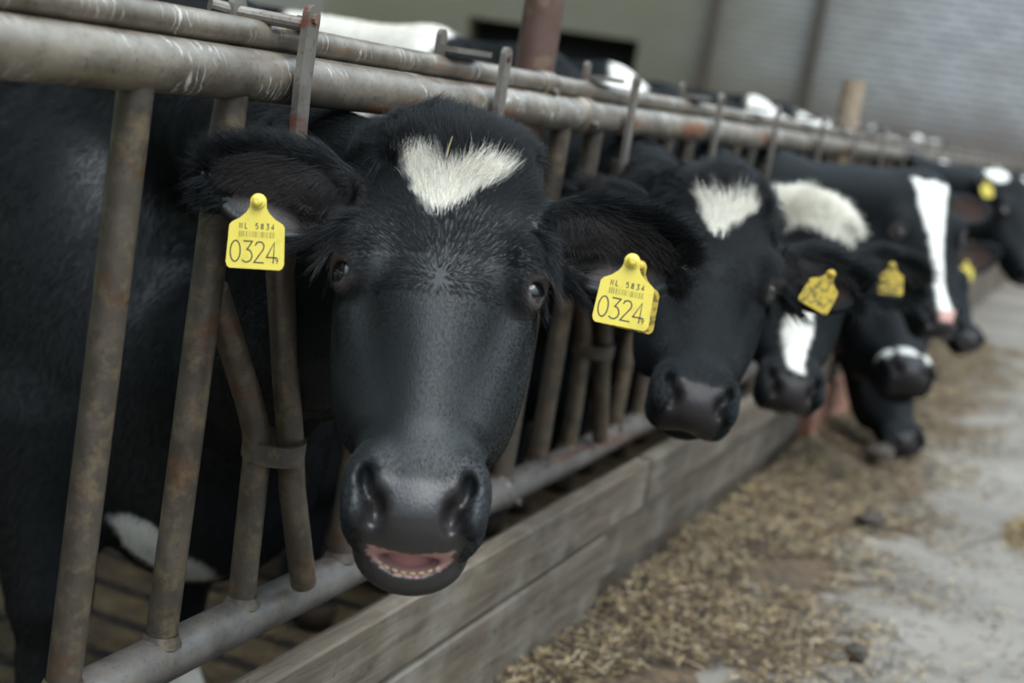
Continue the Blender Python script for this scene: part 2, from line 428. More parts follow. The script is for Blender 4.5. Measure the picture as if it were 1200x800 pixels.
for i, L in enumerate(levers):
    near = i < 5
    ns = 20 if near else 10
    # weld beads give each bar its foot on the rails
    b1 = L - (0.255 if i != 2 else 0.225)
    mb = MB().tube([(b1, 0, 1.045), (b1 - 0.004, 0, 0.7), (b1 - 0.010, 0, 0.37)], 0.019, ns)
    mb.tube([(b1 - .010, 0, 0.391), (b1 - .010, 0, 0.378)], [0.020, 0.026], ns, False)
    fpart(mb, 'stanchion', M_BAR)
    b2 = L - 0.082
    mb = MB().tube([(b2, 0, 1.045), (b2 - 0.004, 0, 0.7), (b2 - 0.008, 0, 0.37)], 0.019, ns)
    mb.tube([(b2 - .008, 0, 0.391), (b2 - .008, 0, 0.378)], [0.020, 0.026], ns, False)
    fpart(mb, 'stanchion', M_BAR)
    mb = MB().tube([(L - 0.070, 0, 0.812), (L + 0.046, 0, 0.650), (L + 0.064, 0, 0.618), (L + 0.074, 0, 0.585), (L + 0.083, 0, 0.37)], [0.017, .018, .018, .018, .018], ns)
    mb.tube([(L + .083, 0, 0.391), (L + .083, 0, 0.378)], [0.019, 0.025], ns, False)
    fpart(mb, 'angled_brace', M_BAR)
    yb = -0.036
    yoke = MB().tube([(L + 0.012, -.030, 0.985), (L + 0.022, -.030, 0.83), (L + 0.062, -.033, 0.70), (L + 0.090, -.036, 0.61), (L + 0.112, -.036, 0.54), (L + 0.178, -.036, 0.392)], 0.0175, ns, True, 0.75)
    yk = fpart(yoke, 'locking_bar', M_BAR)
    lev = flatbar([(L, -0.040, 1.138), (L - .004, -0.042, 1.06), (L + 0.008, -0.040, 0.955)], 0.026, 0.009)
    lv = lev.build('lever', M_FLAT, yk, False, FO)
    bo = MB().tube([(L, -0.048, 1.135), (L, -0.034, 1.135)], 0.006, 8).build('bolt', M_COLUMN, yk, False, FO)
    # pivot strap round brace and locking bar
    c0 = Vector((L + 0.082, -0.018, 0.598)); ring = []
    for k in range(29):
        t = 2 * math.pi * k / 28
        ring.append(c0 + Vector((math.cos(t) * 0.026, math.sin(t) * 0.040, 0.006 * math.cos(t))))
    st = MB()
    for k in range(28):
        q0, q1 = ring[k], ring[k + 1]
        n0 = Vector((q0.x - c0.x, q0.y - c0.y, 0)).normalized() * .004; n1 = Vector((q1.x - c0.x, q1.y - c0.y, 0)).normalized() * .004
        z_ = Vector((0, 0, 0.013))
        st.add([q0 + n0 - z_, q1 + n1 - z_, q1 + n1 + z_, q0 + n0 + z_, q0 - n0 - z_, q1 - n1 - z_, q1 - n1 + z_, q0 - n0 + z_],
               [(0, 1, 2, 3), (7, 6, 5, 4), (3, 2, 6, 7), (0, 4, 5, 1)])
    fpart(st, 'pivot_strap', M_BAR)
    # latch: rounded lug behind the locking rail, a pin and a catch plate
    if i == 1:
        lug = flatbar([(L - 0.042, 0.034, 1.135), (L - 0.042, 0.034, 1.06), (L - 0.052, 0.036, 0.93)], 0.026, 0.009)
        lug.tube([(L - 0.070, 0.052, 1.132), (L - .042, 0.034, 1.129), (L, -0.034, 1.127)], 0.008, 12)
        Mx = Matrix.Translation((L + 0.044, -0.006, 1.128)) @ Matrix.Rotation(0.55, 4, 'Z') @ Matrix.Rotation(0.10, 4, 'Y')
        lug.box((0, 0, 0), (0.095, 0.022, 0.008), bev=0.0)
        lug.v[-8:] = [tuple(Mx @ Vector(q)) for q in lug.v[-8:]]
    else:
        lug = flatbar([(L - 0.075, 0.036, 1.150), (L - 0.075, 0.036, 1.095)], 0.022, 0.008)
        Mx = Matrix.Translation((L - 0.062, 0.0, 1.134)) @ Matrix.Rotation(-0.02, 4, 'Y')
        lug.box((0, 0, 0), (0.12, 0.034, 0.008), bev=0.0)
        lug.v[-8:] = [tuple(Mx @ Vector(q)) for q in lug.v[-8:]]
    fpart(lug, 'latch', M_FLAT, smooth=False)

colm = empty('support_column', (2.53, 0.105, PEN_Z))
tag(colm, 'reddish brown round steel column rising behind the rails between two cows', 'column')
MB().tube([(0, 0, 0.0), (0, 0, 3.5)], 0.037, 32).build('shaft', M_COLUMN, colm, True)
MB().box((0, 0, 0.006), (0.13, 0.13, 0.012), bev=0.002).build('base_plate', M_DARKSTEEL, colm)
stk = MB().tube([(5.72, 0.10, PEN_Z), (5.72, 0.10, 0.9), (5.73, 0.10, 1.31)], [0.05, 0.047, 0.044], 14)
o = stk.build('wooden_stake', M_WOODTAN, None, True, (5.72, 0.10, PEN_Z)); tag(o, 'pale tan wooden stake standing just behind the far rails', 'post')

# ------------------------------------------------------------------ implicit cow modelling
f32 = np.float32
def smin(a, b, k):
    h = np.maximum(k - np.abs(a - b), 0) / k
    return np.minimum(a, b) - h * h * k * 0.25
def smax(a, b, k): return -smin(-a, -b, k)
def ell(p, c, r):
    q = (p - np.asarray(c, f32)) / np.asarray(r, f32)
    k0 = np.sqrt((q * q).sum(-1)) + 1e-6
    q2 = q / np.asarray(r, f32)
    k1 = np.sqrt((q2 * q2).sum(-1)) + 1e-6
    return k0 * (k0 - 1) / k1
def cone(p, a, b, r1, r2):
    a = np.asarray(a, f32); b = np.asarray(b, f32); ab = b - a
    t = np.clip(((p - a) @ ab) / (ab @ ab), 0, 1)
    q = p - (a + t[..., None] * ab)
    return np.sqrt((q * q).sum(-1)) - (r1 + (r2 - r1) * t)
def unit(v): v = np.asarray(v, float); return v / np.linalg.norm(v)

_W = np.array([-.05, 0.00, .05, .10, .15, .20, .25, .30, .35, .40, .44, .48, .55])
_A = np.array([.080, .094, .106, .114, .119, .120, .112, .098, .083, .070, .064, .062, .060])
_VF = np.array([-.03, -.022, -.008, .000, .003, .004, .001, -.003, -.005, -.006, -.010, -.02, -.04])
_VB = np.array([-.12, -.140, -.175, -.20, -.215, -.215, -.205, -.185, -.16, -.138, -.125, -.115, -.11])
_KF = np.array([.80, .82, .86, .90, .90, .78, .58, .52, .58, .74, .9, .95, .95])
_wd = np.linspace(-.05, .55, 241)
def _sm(y):
    v = np.interp(_wd, _W, y); k = np.exp(-0.5 * (np.arange(-16, 17) / 6.5) ** 2); k /= k.sum()
    return np.convolve(np.pad(v, 16, mode='edge'), k, 'valid').astype(f32)
_At, _VFt, _VBt, _KFt = map(_sm, (_A, _VF, _VB, _KF))
def tab(w, t): return np.interp(w, _wd, t).astype(f32)

def head_sdf(p, mouth=0.0):
    """p in head coordinates: u lateral, v out of the face, w from poll to muzzle"""
    u, v, w = p[..., 0], p[..., 1], p[..., 2]
    au = np.abs(u)
    ps = np.stack([au, v, w], -1)
    A, VF, VB, KF = tab(w, _At), tab(w, _VFt), tab(w, _VBt), tab(w, _KFt)
    b = (VF - VB) / 2; vc = (VF + VB) / 2
    s = np.clip((v - VB) / (2 * b), 0, 1)
    kb = 0.55
    fac = np.where(s > 0.55, 1 + (KF - 1) * ((s - 0.55) / 0.45) ** 1.5, kb + (1 - kb) * np.sin(s / 0.55 * np.pi / 2))
    Aw = A * fac
    n = 2.35
    q = ((au / Aw) ** n + (np.abs(v - vc) / b) ** n) ** (1 / n)
    d = (q - 1) * np.minimum(Aw, b)
    d = smax(d, np.abs(w - 0.220) - 0.250, 0.07)
    # poll crest
    d = smin(d, ell(ps, (0, -.060, .030), (.088, .050, .045)), .05)
    # temple hollow, brow, cheeks, facial crest
    d = smax(d, -ell(ps, (.140, -.035, .100), (.032, .045, .050)), .04)
    d = smin(d, ell(ps, (.097, -.028, .150), (.032, .028, .040)), .03)
    d = smin(d, ell(ps, (.074, -.130, .265), (.040, .065, .110)), .04)
    d = smin(d, cone(ps, (.094, -.058, .230), (.064, -.050, .35), .014, .010), .03)
    d = smax(d, -ell(ps, (.100, -.010, .310), (.028, .036, .08)), .03)
    # eye with lids
    d = smin(d, ell(ps, (.104, -.036, .182), (.026, .026, .026)), .02)
    e = ell(ps, (.123, -.020, .187), (.019, .022, .0105))
    d = smax(d, -e, .008)
    # muzzle, nostril wings, lip lobes
    d = smin(d, ell(ps, (0, -.046, .444), (.076, .052, .062)), .035)
    d = smin(d, ell(ps, (.051, -.028, .440), (.030, .034, .048)), .02)
    d = smin(d, ell(ps, (0, -.030, .470), (.048, .036, .036)), .02)
    d = smin(d, ell(ps, (.044, -.062, .474), (.034, .036, .034)), .02)
    # nostrils: a slit that curls outwards and up
    ns = ell(ps, (.042, .002, .472), (.011, .028, .019))
    ns = smin(ns, ell(ps, (.057, .004, .448), (.0105, .026, .027)), .012)
    d = smax(d, -ns, .010)
    d = smin(d, ell(ps, (.066, -.010, .470), (.0115, .018, .024)), .010)
    # lower jaw
    ang = mouth
    c_, s_ = math.cos(ang), math.sin(ang)
    pv, pw = -.14, .12
    jv = (v - pv) * c_ + (w - pw) * s_ + pv
    jw = -(v - pv) * s_ + (w - pw) * c_ + pw
    j = np.stack([au, jv, jw], -1)
    if mouth > 0.02:
        d = smax(d, -ell(ps, (0, -.100, .508), (.052, .045, .040)), .012)
    jaw = cone(j, (.034, -.165, .27), (.024, -.125, .430), .042, .026)
    if mouth > 0.02:
        jaw = smin(jaw, ell(ps, (0, -.092, .492), (.066, .048, .052)), .025)
        jaw = smax(jaw, -ell(ps, (0, -.034, .490), (.056, .050, .046)), .008)
        d = smin(d, jaw, .010)
    else:
        jaw = smin(jaw, ell(j, (0, -.110, .462), (.056, .026, .036)), .025)
        d = smin(d, jaw, .010)
    return d

class Cow:
    pass

def ear_frame(side, e, n):
    e = unit(e); n = np.asarray(n, float); n = unit(n - e * (n @ e)); t = np.cross(n, e)
    return e, n, t

def ear_sdf(p, root, fr, thick, size=1.0):
    e, n, t = fr
    B = np.stack([e, t, n], 1).astype(f32)
    q = (p - np.asarray(root, f32)) @ B / size         # along, across, normal
    x, y, z = q[..., 0], q[..., 1], q[..., 2]
    # the leaf droops and curls a little
    z = z + 0.9 * y * y * 4 - 0.6 * (x - .08) ** 2
    q = np.stack([x, y, z], -1)
    o = ell(q, (.092, 0, 0), (.088, .055, .030))
    i = ell(q, (.098, 0, .020 + (0.008 - thick) * .5), (.080, .050, .030))
    d = smax(o, -i, .008)
    stem = cone(q, (-.01, 0, -.006), (.045, 0, -.012), .030, .026)
    stem = smax(stem, -ell(q, (.060, 0, .022), (.045, .030, .026)), .01)
    return smin(d, stem, .02) * size

def voxelise(sdf, lo, hi, h, B=8):
    """sparse surface nets on a dense lattice"""
    lo = np.asarray(lo, float); nb = np.ceil((np.asarray(hi) - lo) / (h * B)).astype(int)
    cc = np.stack(np.meshgrid(*[np.arange(k) for k in nb], indexing='ij'), -1).reshape(-1, 3)
    ctr = (lo + (cc + 0.5) * B * h).astype(f32)
    dc = np.concatenate([sdf(ctr[i:i + 60000]) for i in range(0, len(ctr), 60000)])
    act = cc[np.abs(dc) < h * B * 0.87 * 1.9]
    N = nb * B + 1
    val = np.full(tuple(N), 1.0, f32)
    insd = cc[(dc < 0)]
    off = np.stack(np.meshgrid(*[np.arange(B + 1)] * 3, indexing='ij'), -1).reshape(-1, 3)
    for q in insd:
        val[q[0] * B:q[0] * B + B + 1, q[1] * B:q[1] * B + B + 1, q[2] * B:q[2] * B + B + 1] = -1.0
    CH = 300
    for i in range(0, len(act), CH):
        g_ = (act[i:i + CH, None, :] * B + off[None]).reshape(-1, 3)
        val[g_[:, 0], g_[:, 1], g_[:, 2]] = sdf((lo + g_ * h).astype(f32))
    s = val < 0
    cell = np.zeros(tuple(N - 1), np.uint8)
    for a_ in (0, 1):
        for b_ in (0, 1):
            for c_ in (0, 1):
                cell += s[a_:N[0] - 1 + a_, b_:N[1] - 1 + b_, c_:N[2] - 1 + c_]
    idx = np.argwhere((cell > 0) & (cell < 8))
    lut = np.full(tuple(N - 1), -1, np.int32); lut[idx[:, 0], idx[:, 1], idx[:, 2]] = np.arange(len(idx))
    acc = np.zeros((len(idx), 3)); cnt = np.zeros(len(idx))
    cor = np.array([(a_, b_, c_) for a_ in (0, 1) for b_ in (0, 1) for c_ in (0, 1)])
    vals = [val[idx[:, 0] + c[0], idx[:, 1] + c[1], idx[:, 2] + c[2]] for c in cor]
    for i in range(8):
        for j in range(i + 1, 8):
            if np.abs(cor[i] - cor[j]).sum() == 1:
                m_ = (vals[i] < 0) != (vals[j] < 0)
                t = vals[i][m_] / (vals[i][m_] - vals[j][m_])
                acc[m_] += cor[i] + t[:, None] * (cor[j] - cor[i]); cnt[m_] += 1
    V = lo + (idx + acc / cnt[:, None]) * h
    faces = []
    for ax in range(3):
        o1, o2 = (ax + 1) % 3, (ax + 2) % 3
        sl0 = [slice(0, N[k] - 1) for k in range(3)]; sl1 = list(sl0); sl1[ax] = slice(1, N[ax])
        A_ = s[tuple(sl0)]; Bq = s[tuple(sl1)]
        e_ = np.argwhere(A_ != Bq)
        e_ = e_[(e_[:, o1] > 0) & (e_[:, o2] > 0)]
        sg = A_[e_[:, 0], e_[:, 1], e_[:, 2]]
        d1 = np.zeros(3, int); d1[o1] = 1; d2 = np.zeros(3, int); d2[o2] = 1
        def L(q): return lut[q[:, 0], q[:, 1], q[:, 2]]
        F_ = np.stack([L(e_ - d1 - d2), L(e_ - d2), L(e_), L(e_ - d1)], 1)
        F_[~sg] = F_[~sg][:, ::-1]
        faces.append(F_)
    F_ = np.concatenate(faces); F_ = F_[(F_ >= 0).all(1)]
    return V, F_

def np_mesh(name, V, F_, mat, attrs=None):
    me = bpy.data.meshes.new(name)
    me.vertices.add(len(V)); me.vertices.foreach_set('co', np.asarray(V, f32).ravel())
    k = F_.shape[1]
    me.loops.add(len(F_) * k); me.loops.foreach_set('vertex_index', F_.ravel().astype(np.int32))
    me.polygons.add(len(F_)); me.polygons.foreach_set('loop_start', (np.arange(len(F_)) * k).astype(np.int32))
    me.update(calc_edges=True)
    if attrs:
        for nm, (ty, dat) in attrs.items():
            at = me.attributes.new(nm, ty, 'POINT')
            at.data.foreach_set('color' if ty == 'FLOAT_COLOR' else 'value', np.asarray(dat, f32).ravel())
    me.materials.append(mat); me.shade_smooth()
    return me

def hash_noise(P, f, seed=0):
    """cheap smooth value noise built from rotated sines"""
    r = np.random.default_rng(seed); o = np.zeros(len(P))
    for k in range(5):
        d = unit(r.normal(size=3)) * f * (1 + 0.7 * k); ph = r.random() * 6.28
        d2 = unit(r.normal(size=3)) * f * (1 + 0.5 * k)
        o += np.sin(P @ d + ph + 1.3 * np.sin(P @ d2)) / (1 + 0.6 * k)
    return o / 2.2

BLACK = np.array([0.0046, 0.0062, 0.0070]); WHITE = np.array([0.66, 0.64, 0.59])
NOSE = np.array([0.023, 0.020, 0.020]); PINK = np.array([0.42, 0.24, 0.21]); EARIN = np.array([0.026, 0.014, 0.010])

def make_cow(name, label, poll, muz, up_n, gap, body, heading, h, marks=None, body_marks=None, ears=((1, .05, -.15), (1, .05, -.15)), earn=((.2, 1, .1), (.2, 1, .1)),
             mouth=0.0, hair=None, near=False, pink_nose=False, bh=1.0, crop_rear=False, thick=0.008, eye=True, neckr=1.0, ear_size=(1.0, 1.0), ear_roots=None):
    """poll and muz: world points; up_n: rough world direction the face looks; gap: point where the neck crosses the fence;
    body: withers ground point; heading: radians about z, 0 means facing -y"""
    C_ = Cow()
    poll = np.array(poll, float); muz = np.array(muz, float)
    s = np.linalg.norm(muz - poll) / 0.50
    wv = unit(muz - poll); nv = np.array(up_n, float); nv = unit(nv - wv * (nv @ wv)); uv = np.cross(nv, wv)
    # u positive = the cow's right side as seen: image left when she faces the viewer
    B = np.stack([uv, nv, wv], 1)
    C_.B, C_.o, C_.s = B, poll, s
    Bf = B.astype(f32); of = poll.astype(f32)
    toh = lambda P: ((P - of) @ Bf) / f32(s)
    tow = lambda q: poll + (B @ (np.asarray(q, float) * s))
    C_.tow = tow
    roots = ear_roots or ((.090, -.085, .055), (-.090, -.085, .055))
    ear_fr = []
    for k, sg in enumerate((1, -1)):
        e = np.array(ears[k], float) * np.array([sg, 1, 1]); n = np.array(earn[k], float) * np.array([sg, 1, 1])
        ear_fr.append(ear_frame(sg, e, n))
    C_.ear_fr = ear_fr; C_.roots = roots
    ch, sh = math.cos(heading), math.sin(heading)
    fwd = np.array([sh, -ch, 0.0]); sid = np.array([ch, sh, 0.0])
    bo = np.array([body[0], body[1], PEN_Z])
    def bw(f, sd_, z): return bo + fwd * f + sid * sd_ + np.array([0, 0, z * bh])
    Bb = np.stack([sid, fwd, [0, 0, 1]], 1).astype(f32)
    gap = np.array(gap, float)
    th = max(thick, h * 1.25)
    nb1 = tow((0, -.10, .05)); nb2 = tow((0, -.165, .19))
    w1 = bw(.0, 0, 1.20); w2 = bw(.08, 0, .74)
    g1 = gap + np.array([0, 0, .07]); g2 = gap - np.array([0, 0, .10])
    def neck(P):
        d = cone(P, nb1, g1, .085 * neckr, .092 * neckr)
        d = smin(d, cone(P, nb2, g2, .070 * neckr, .085 * neckr), .10)
        d = smin(d, cone(P, g1, w1, .092 * neckr, .16), .10)
        d = smin(d, cone(P, g2, w2, .085 * neckr, .17), .12)
        return d
    def torso(P):
        q = (P - bo.astype(f32)) @ Bb          # side, forward, up
        q = q / np.array([1, 1, bh], f32)
        a_ = q.copy(); a_[..., 0] = np.abs(a_[..., 0])
        d = ell(a_, (0, -.80, .79), (.295, .75, .405))
        d = smin(d, ell(a_, (0, -.18, .84), (.235, .36, .38)), .12)
        d = smin(d, ell(a_, (0, .06, .62), (.20, .22, .23)), .10)
        d = smin(d, ell(a_, (.19, -.14, .80), (.10, .17, .30)), .08)
        d = smin(d, cone(a_, (0, -.05, 1.29), (0, -1.45, 1.30), .075, .075), .12)
        d = smin(d, ell(a_, (0, -1.35, 1.08), (.26, .32, .24)), .12)
        d = smin(d, cone(a_, (.22, -1.22, 1.26), (.10, -1.60, 1.22), .05, .045), .08)
        d = smin(d, ell(a_, (.17, -1.36, .80), (.12, .22, .30)), .08)
        d = smin(d, cone(a_, (.19, -.14, .66), (.19, -.08, .36), .115, .070), .05)
        d = smin(d, cone(a_, (.19, -.08, .38), (.18, -.08, .12), .055, .040), .03)
        d = smin(d, cone(a_, (.18, -.08, .12), (.18, -.03, .045), .045, .050), .03)
        if not crop_rear:
            d = smin(d, cone(a_, (.19, -1.22, .62), (.17, -1.50, .47), .09, .055), .05)
            d = smin(d, cone(a_, (.17, -1.50, .47), (.17, -1.44, .12), .042, .035), .03)
            d = smin(d, cone(a_, (.17, -1.44, .12), (.17, -1.38, .045), .040, .046), .03)
            d = smin(d, ell(a_, (0, -1.15, .56), (.15, .20, .14)), .06)
            d = smin(d, cone(a_, (0, -1.66, 1.24), (0, -1.76, .75), .030, .018), .03)
            d = smin(d, cone(a_, (0, -1.76, .75), (0, -1.75, .42), .025, .045), .03)
        return d
    def full(P):
        hp = toh(P)
        dh = np.full(P.shape[0], 9.0, f32)
        m_ = ((hp - np.array([0, -.08, .22], f32)) ** 2).sum(-1) < .46 ** 2
        if m_.any():
            hq = hp[m_]
            d = head_sdf(hq, mouth)
            for k in (0, 1):
                er = ear_sdf(hq, roots[k], ear_fr[k], th, ear_size[k])
                d = smin(d, er, .018)
            dh[m_] = d * s
        far = ~m_
        if far.any():
            dh[far] = (np.sqrt(((hp[far] - np.array([0, -.08, .22], f32)) ** 2).sum(-1)) - .36) * s
        nd = neck(P)
        d = smin(dh, nd, .05)
        return smin(d, torso(P), .10)
    pts = np.array([tow((.30, .05, -.08)), tow((-.30, .05, -.08)), tow((.1, -.3, .56)), tow((-.1, .05, .56)), bw(.3, -.4, 0), bw(.3, .4, 1.5), bw(-1.9, -.4, 0), bw(-1.9, .4, 1.5)])
    if crop_rear: pts = np.vstack([pts, pts])
    lo = pts.min(0) - .05; hi = pts.max(0) + .05; lo[2] = min(lo[2], PEN_Z - .03)
    V, F_ = voxelise(full, lo, hi, h)
    V = V.astype(float)
    nz = V[:, 2] < PEN_Z; V[nz, 2] = PEN_Z
    hp = ((V - poll) @ B) / s
    # ---- markings
    isl = np.zeros(len(V))                    # whiteness
    N1 = hash_noise(V, 95, 3); N2 = hash_noise(V, 30, 5)
    inhead = ((hp - np.array([0, -.08, .22])) ** 2).sum(1) < .34 ** 2
    if marks is not None: isl = np.maximum(isl, marks(hp, N1, N2) * inhead)
    bl = (V - bo) @ np.stack([sid, fwd, [0, 0, 1]], 1)
    if body_marks is not None: isl = np.maximum(isl, body_marks(bl, V, N1, N2) * (~inhead))
    isl = np.clip(isl, 0, 1)
    colr = BLACK[None] * (1 - isl[:, None]) + WHITE[None] * isl[:, None]
    u, v, w = hp.T
    # bare wet nose pad, lips
    pad = np.clip((0.058 - np.abs(u)) / .010, 0, 1) * np.clip((w - .432 + .25 * np.maximum(0, np.abs(u) - .02)) / .010, 0, 1) * np.clip((v + .082) / .012, 0, 1) * inhead
    nc = NOSE[None] if not pink_nose else NOSE[None] + (PINK - NOSE)[None] * (np.clip((.034 - np.abs(u - .01)) / .01, 0, 1) * np.clip((.478 - w) / .01, 0, 1))[:, None]
    colr = colr * (1 - pad[:, None]) + nc * pad[:, None]
    if mouth > .02:
        lin_ = (ell(np.stack([np.abs(u), v, w], -1).astype(f32), (0, -.034, .490), (.0575, .052, .0472)) < 0) & (w > .498) & (v < -.035) & (np.abs(u) < .047) & inhead
        colr[lin_] = np.array([.36, .20, .185])
    er_in = np.zeros(len(V))
    for k in (0, 1):
        e, n, t = ear_fr[k]
        q = (hp - np.array(roots[k])) @ np.stack([e, t, n], 1) / ear_size[k]
        i_ = ((q[:, 0] - .092) / .070) ** 2 + (q[:, 1] / .042) ** 2
        m_ = (i_ < 1) & (np.abs(q[:, 2]) < .03) & inhead & (q[:, 0] > .02)
        me_n = (q[:, 2] + 3.6 * q[:, 1] ** 2 - .6 * (q[:, 0] - .08) ** 2) > -.0185
        er_in[m_ & me_n] = np.clip(1.3 - i_[m_ & me_n], 0, 1)
    colr = colr * (1 - er_in[:, None]) + EARIN * er_in[:, None]
    eyer = np.sqrt((np.abs(u) - .118) ** 2 + (v + .024) ** 2 + (w - .186) ** 2)
    lid = np.clip((.032 - eyer) / .012, 0, 1) * inhead * .8
    colr = colr * (1 - lid[:, None]) + np.array([.075, .060, .055]) * lid[:, None]
    hoof = np.clip((PEN_Z + .075 - V[:, 2]) / .008, 0, 1)
    colr = colr * (1 - hoof[:, None]) + np.array([.04, .03, .022]) * hoof[:, None]
    col4 = np.concatenate([colr, np.ones((len(V), 1))], 1)
    root = empty(name, (body[0], body[1], PEN_Z))
    tag(root, label, 'cow')
    rl = np.array([body[0], body[1], PEN_Z])
    me = np_mesh('body', V - rl, F_, M_SKIN if near else M_SKINFAR, {'coat': ('FLOAT_COLOR', col4), 'wet': ('FLOAT', np.clip(pad + 1.5 * (lid > .78) * 0, 0, 1))})
    bodyo = bpy.data.objects.new('body', me); COL.objects.link(bodyo); bodyo.parent = root
    C_.root, C_.rl = root, rl
    C_.data = (V, F_, hp, col4, pad, er_in, bl, eyer)
    if eye:
        for sg in (1, -1):
            c_ = tow((.104 * sg, -.036, .187)); r_ = .0215 * s
            ng = 24 if near else 12
            mb = MB(); vs = []; fs = []
            for i in range(ng + 1):
                for j in range(ng):
                    a1 = math.pi * i / ng; a2 = 2 * math.pi * j / ng
                    vs.append((c_[0] + r_ * math.sin(a1) * math.cos(a2), c_[1] + r_ * math.sin(a1) * math.sin(a2), c_[2] + r_ * math.cos(a1)))
            for i in range(ng):
                for j in range(ng):
                    fs.append((i * ng + j, i * ng + (j + 1) % ng, (i + 1) * ng + (j + 1) % ng, (i + 1) * ng + j))
            mb.add(vs, fs); mb.build('eye', M_EYE, root, True, tuple(rl), 0)
    if hair: add_hair(C_, **hair)
    print('cow', label[:30], len(V), round(time.time() - T0, 1))
    return C_

def add_hair(C_, n_head=60000, n_body=60000, lmul=1.0, rad=0.00028, view_cull=True, seed=1, parted=()):
    V, F_, hp, col4, pad, er_in, bl, eyer = C_.data
    r = np.random.default_rng(seed)
    Pv = V[F_]                                             # m,4,3
    nrm = np.cross(Pv[:, 2] - Pv[:, 0], Pv[:, 3] - Pv[:, 1]); area = np.linalg.norm(nrm, axis=1) + 1e-12
    nrm = nrm / area[:, None]
    fc = Pv.mean(1); fh = hp[F_].mean(1)
    inhead = ((fh - np.array([0, -.05, .16])) ** 2).sum(1) < .36 ** 2
    side = np.ones(len(fc), bool)
    if view_cull:                                          # only the flanks that can be looked at from the feed aisle
        vd = CAM - fc; vd /= np.linalg.norm(vd, axis=1)[:, None]
        side = (nrm * vd).sum(1) > -0.35
    dist = np.linalg.norm(fc - CAM, axis=1)
    padf = pad[F_].mean(1); eyf = eyer[F_].mean(1)
    lips = (np.abs(fh[:, 0]) < .075) & (fh[:, 2] > .455) & (fh[:, 1] < -.075)
    ok = side & (padf < .15) & (eyf > .024) & ~lips & (fc[:, 2] > PEN_Z + .09)
    for c_ in parted:                                      # an ear tag parts and flattens the fringe where it hangs
        ok &= ((fc - np.array(c_)) ** 2).sum(1) > .050 ** 2
    out = []
    for sel, n in ((inhead & ok, n_head), ((~inhead) & ok & (fc[:, 1] < 1.35), n_body)):
        if n <= 0: continue
        ids = np.nonzero(sel)[0]; pr = area[ids] / dist[ids] ** (0 if sel is inhead else 1)
        hh = fh[ids]
        pr = pr * np.where(hh[:, 2] < .10, 1.6, 1.0)
        pr = pr / pr.sum()
        out.append(r.choice(ids, n, p=pr))
    ids = np.concatenate(out); N = len(ids)
    a_, b_ = r.random(N), r.random(N)
    q = Pv[ids]
    root = (q[:, 0] * ((1 - a_) * (1 - b_))[:, None] + q[:, 1] * (a_ * (1 - b_))[:, None] + q[:, 2] * (a_ * b_)[:, None] + q[:, 3] * ((1 - a_) * b_)[:, None])
    n = nrm[ids]; H = fh[ids]; ih = inhead[ids]
    clr = col4[F_[ids, 0]][:, :3].copy()
    uv, nv, wv = C_.B[:, 0], C_.B[:, 1], C_.B[:, 2]
    # flow field: a whorl between the eyes, hair runs up to the poll and down to the nose
    du = H[:, 0]; dw = H[:, 2] - .195
    rr = np.sqrt(du ** 2 + dw ** 2) + 1e-4
    fl = (du / rr)[:, None] * uv + (dw / rr)[:, None] * wv
    side_amt = np.clip((np.abs(H[:, 0]) - .07) / .03, 0, 1)[:, None]
    fl = fl * (1 - .5 * side_amt) + (.6 * wv - .4 * nv) * side_amt * .5
    jit = r.normal(size=(N, 3))
    tuft = np.clip((.085 - H[:, 2]) / .05, 0, 1) * np.clip((.11 - np.abs(H[:, 0])) / .02, 0, 1) * (H[:, 1] > -.16)
    cl = np.stack([hash_noise(root, 42, 21 + k) for k in range(3)], 1)      # clumping
    L = np.full(N, .009)
    L = np.where(H[:, 2] < .17, .012, L); L = np.where(H[:, 2] > .21, .006, L)
    L = L + tuft * .020 * (0.55 + .9 * r.random(N))
    lift = np.full(N, .13); lift = lift + tuft * .35
    fl = fl + cl * (.09 + 1.1 * tuft[:, None]) + jit * (.08 + .14 * tuft[:, None])
    # ears
    for k in (0, 1):
        e, nn, t = C_.ear_fr[k]
        B3 = np.stack([e, t, nn], 1)
        qe = (H - np.array(C_.roots[k])) @ B3
        m_ = (qe[:, 0] > .012) & (qe[:, 0] < .22) & (np.abs(qe[:, 1]) < .075) & (np.abs(qe[:, 2]) < .055) & (np.abs(H[:, 0]) > .085)
        ew, tw, nw = C_.B @ e, C_.B @ t, C_.B @ nn
        rim = np.clip((((qe[:, 0] - .092) / .088) ** 2 + (qe[:, 1] / .055) ** 2 - .55) / .45, 0, 1)
        f_ = ew[None] * 1.0 + tw[None] * np.sign(qe[:, 1])[:, None] * (.5 * rim[:, None]) + cl * .22 + jit * .16
        fl[m_] = f_[m_]
        L[m_] = (.016 + .026 * rim * r.random(N))[m_]
        inner = er_in[F_[ids, 0]] > .2
        mi = m_ & inner
        g_ = ew[None] * .7 + tw[None] * (-np.sign(qe[:, 1])[:, None]) * .5 + nw[None] * .5 + cl * .3 + jit * .15
        fl[mi] = g_[mi]; L[mi] = (.020 + .016 * r.random(N))[mi]; lift[mi] = .5
        clr[mi] = clr[mi] * .25 + np.array([.008, .0075, .0075]) * .75
        lift[m_ & ~inner] = .30
    nb = ~ih
    back = np.array([0, .35, -1.0])[None]
    fl[nb] = (back + cl * .35 + jit * .15)[nb]
    L[nb] = .014 * (0.7 + .6 * r.random(nb.sum()))
    nk = nb & (root[:, 1] < .55) & (root[:, 2] > .75)
    L[nk] = .022
    L = L * lmul * (0.75 + .5 * r.random(N))
    fl = fl - n * (fl * n).sum(1)[:, None]
    fl /= np.linalg.norm(fl, axis=1)[:, None] + 1e-6
    K = 5
    ts = np.linspace(0, 1, K)
